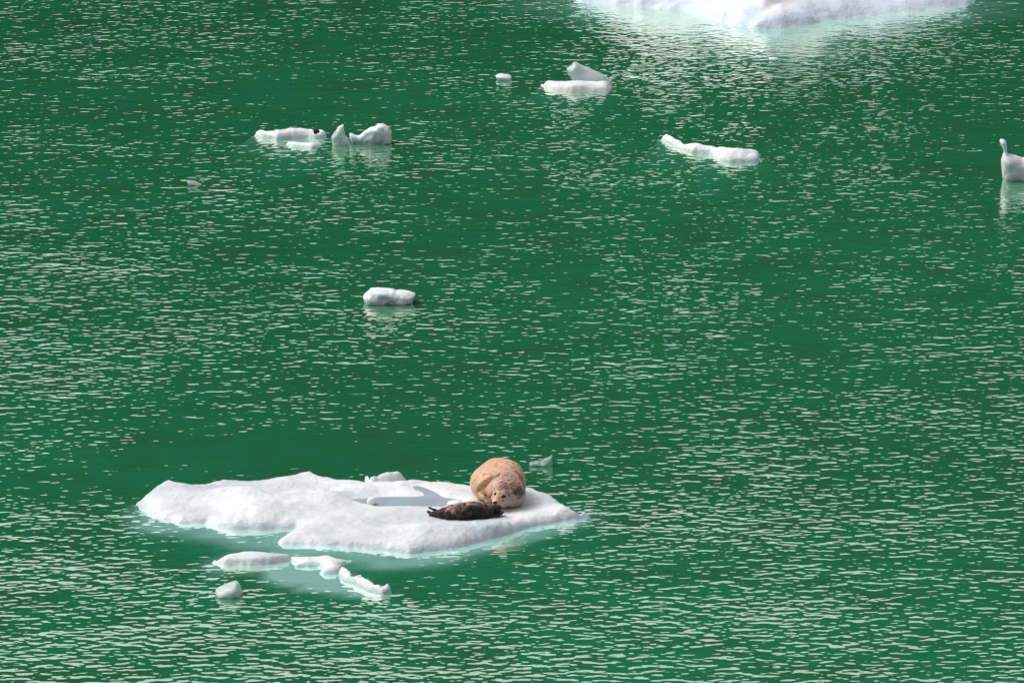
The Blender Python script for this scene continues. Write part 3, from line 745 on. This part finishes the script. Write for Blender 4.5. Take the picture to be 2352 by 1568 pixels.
# ---- pup
def P3(cx, cy, r, k=.92): return at(*cS(cx, cy), ZI + r * k)
chain = [(300, 1215, .036), (400, 1215, .050), (520, 1205, .072), (660, 1190, .096), (820, 1180, .112), (980, 1168, .122), (1120, 1165, .118), (1250, 1160, .104), (1350, 1165, .078)]
pts = [(P3(a, b, r), r) for a, b, r in chain]
pc = P3(900, 1180, .11)
G = Grid((pts[0][0][0] - .16, pc[1] - .42, ZI - .06), (P3(1600, 1160, .06)[0] + .12, pc[1] + .45, ZI + .36), 0.007)
f = None
for (a, ra), (b, rb) in zip(pts[:-1], pts[1:]):
    c_ = G.cap(a, b, ra, rb); f = c_ if f is None else smin(f, c_, .02)
hd = P3(1468, 1140, .078, 1.0)
f = smin(f, G.ell(hd, (.086, .080, .076)), .02)
f = smin(f, G.ell(P3(1555, 1175, .04, 1.1), (.038, .036, .034)), .02)
bvp = bvh_of(*surface_nets(f, G.lo, G.h))
# hind flippers
t0 = pts[0][0]
f = smin(f, G.cap(t0, at_y(*cS(225, 1165), t0[1] - .02), .030, .020, flat=((0, 1, .3), 1.6)), .015)
f = smin(f, G.cap(at_y(*cS(370, 1150), t0[1] + .06), at_y(*cS(245, 1088), t0[1] + .10), .020, .012, flat=((0, 1, .3), 1.5)), .015)
f = smin(f, G.cap(t0, at_y(*cS(260, 1240), t0[1] - .04), .03, .018), .015)
# fore flippers
a = hit(bvp, 900, 1015)[0]; b = hit(bvp, 1075, 985)[0]
f = smin(f, G.cap(a, b, .018, .013), .02)
f = smin(f, G.cap(at(*cS(1400, 1255), ZI + .02), at(*cS(1515, 1265), ZI + .012), .026, .014), .015)
f = f + .0045 * fbm(G.X * 22, G.Y * 22, G.Z * 22, 2) + .003 * fbm(G.X * 60, G.Y * 60, G.Z * 60, 1)
f = np.maximum(f, -(G.Z - (ZI - .03)))
v, q = surface_nets(f, G.lo, G.h); bv = bvh_of(v, q)
n1 = fbm(v[:, 0] * 14, v[:, 1] * 14, v[:, 2] * 14, 3); n2 = fbm(v[:, 0] * 60 + 9, v[:, 1] * 60, v[:, 2] * 60, 2)
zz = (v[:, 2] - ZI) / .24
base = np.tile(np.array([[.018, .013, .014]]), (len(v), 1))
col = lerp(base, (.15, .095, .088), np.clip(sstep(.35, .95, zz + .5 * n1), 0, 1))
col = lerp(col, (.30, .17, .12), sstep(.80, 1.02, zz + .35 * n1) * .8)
col = patch(col, 1000, 1000, .05, (.52, .34, .17), .85); col = patch(col, 620, 1080, .05, (.38, .22, .17), .7); col = patch(col, 1330, 1030, .04, (.36, .21, .15), .6)
col = patch(col, 1470, 1120, .075, (.012, .009, .01), .95); col = patch(col, 1100, 1130, .07, (.02, .014, .016), .85); col = patch(col, 980, 1110, .04, (.02, .014, .016), .7)
col = patch(col, 1575, 1150, .034, (.26, .18, .15), .95, .1); col = patch(col, 1480, 1270, .04, (.14, .16, .16), .8); col = patch(col, 250, 1190, .06, (.15, .12, .11), .8)
n6 = fbm(v[:, 0] * 32 + 2, v[:, 1] * 32, v[:, 2] * 32, 3)
col = col * np.clip(1 + .75 * n2 + 1.5 * n6, .25, 2.4)[:, None]
pup = mesh_obj('seal', v, q, fur_material('damp_pup_fur', rough=.75, bump=.014, spec=.2, scale=90), None, (pc[0], pc[1], ZI))
coat(pup, np.clip(col, 0.005, 1))
tag(pup, 'dark brown seal pup lying flat with its head against the adult seal', 'seal pup')
for ex, ey, r in ((1500, 1135, .009),):
    p, n = hit(bv, ex, ey)
    if p is not None: ball('eye', p - n * r * .3, r, M_EYE, pup)
p, n = hit(bv, 1590, 1160)
if p is not None: ball('nose', p - n * .003, .009, M_NOSE, pup, (.8, 1, .8))

# ---- snow lumps on the floe
def lump(c3, r, label, seed):
    g = Grid((c3[0] - r[0] * 1.5, c3[1] - r[1] * 1.5, c3[2] - r[2] * 1.5), (c3[0] + r[0] * 1.5, c3[1] + r[1] * 1.5, c3[2] + r[2] * 1.6), min(r) / 9)
    ff = g.ell(c3, r) + min(r) * .25 * fbm(g.X * .4 / min(r) + seed, g.Y * .4 / min(r), g.Z * .4 / min(r), 3)
    vv, qq = surface_nets(ff, g.lo, g.h)
    o = mesh_obj('snow_lump', vv, qq, M_LUMP, None, (c3[0], c3[1], c3[2] - r[2] * .8)); tag(o, label, 'snow lump')
M_LUMP = simple_mat('fresh_snow', (.80, .80, .81), rough=.8, noise=.04)
lump(at(*cB(112, 438), .10), (.055, .05, .050), 'small round snow lump standing in the grey melt pool', 1.)
lump(at(*cS(720, 1030), .13), (.10, .09, .055), 'smooth white snow lump just behind the seal pup', 4.)
# grit on the jagged chunk
M_GRIT = simple_mat('dark_grit', (.05, .05, .05), rough=.9)
p0 = at(*cG(1015, 285), .16)
g = Grid(p0 - .14, p0 + .14, .008)
ff = g.ell(p0, (.045, .025, .028)) + .05 * fbm(g.X * 22, g.Y * 22, g.Z * 22, 2)
vv, qq = surface_nets(ff, g.lo, g.h); mesh_obj('grit_patch', vv, qq, M_GRIT, jagged, tuple(p0))
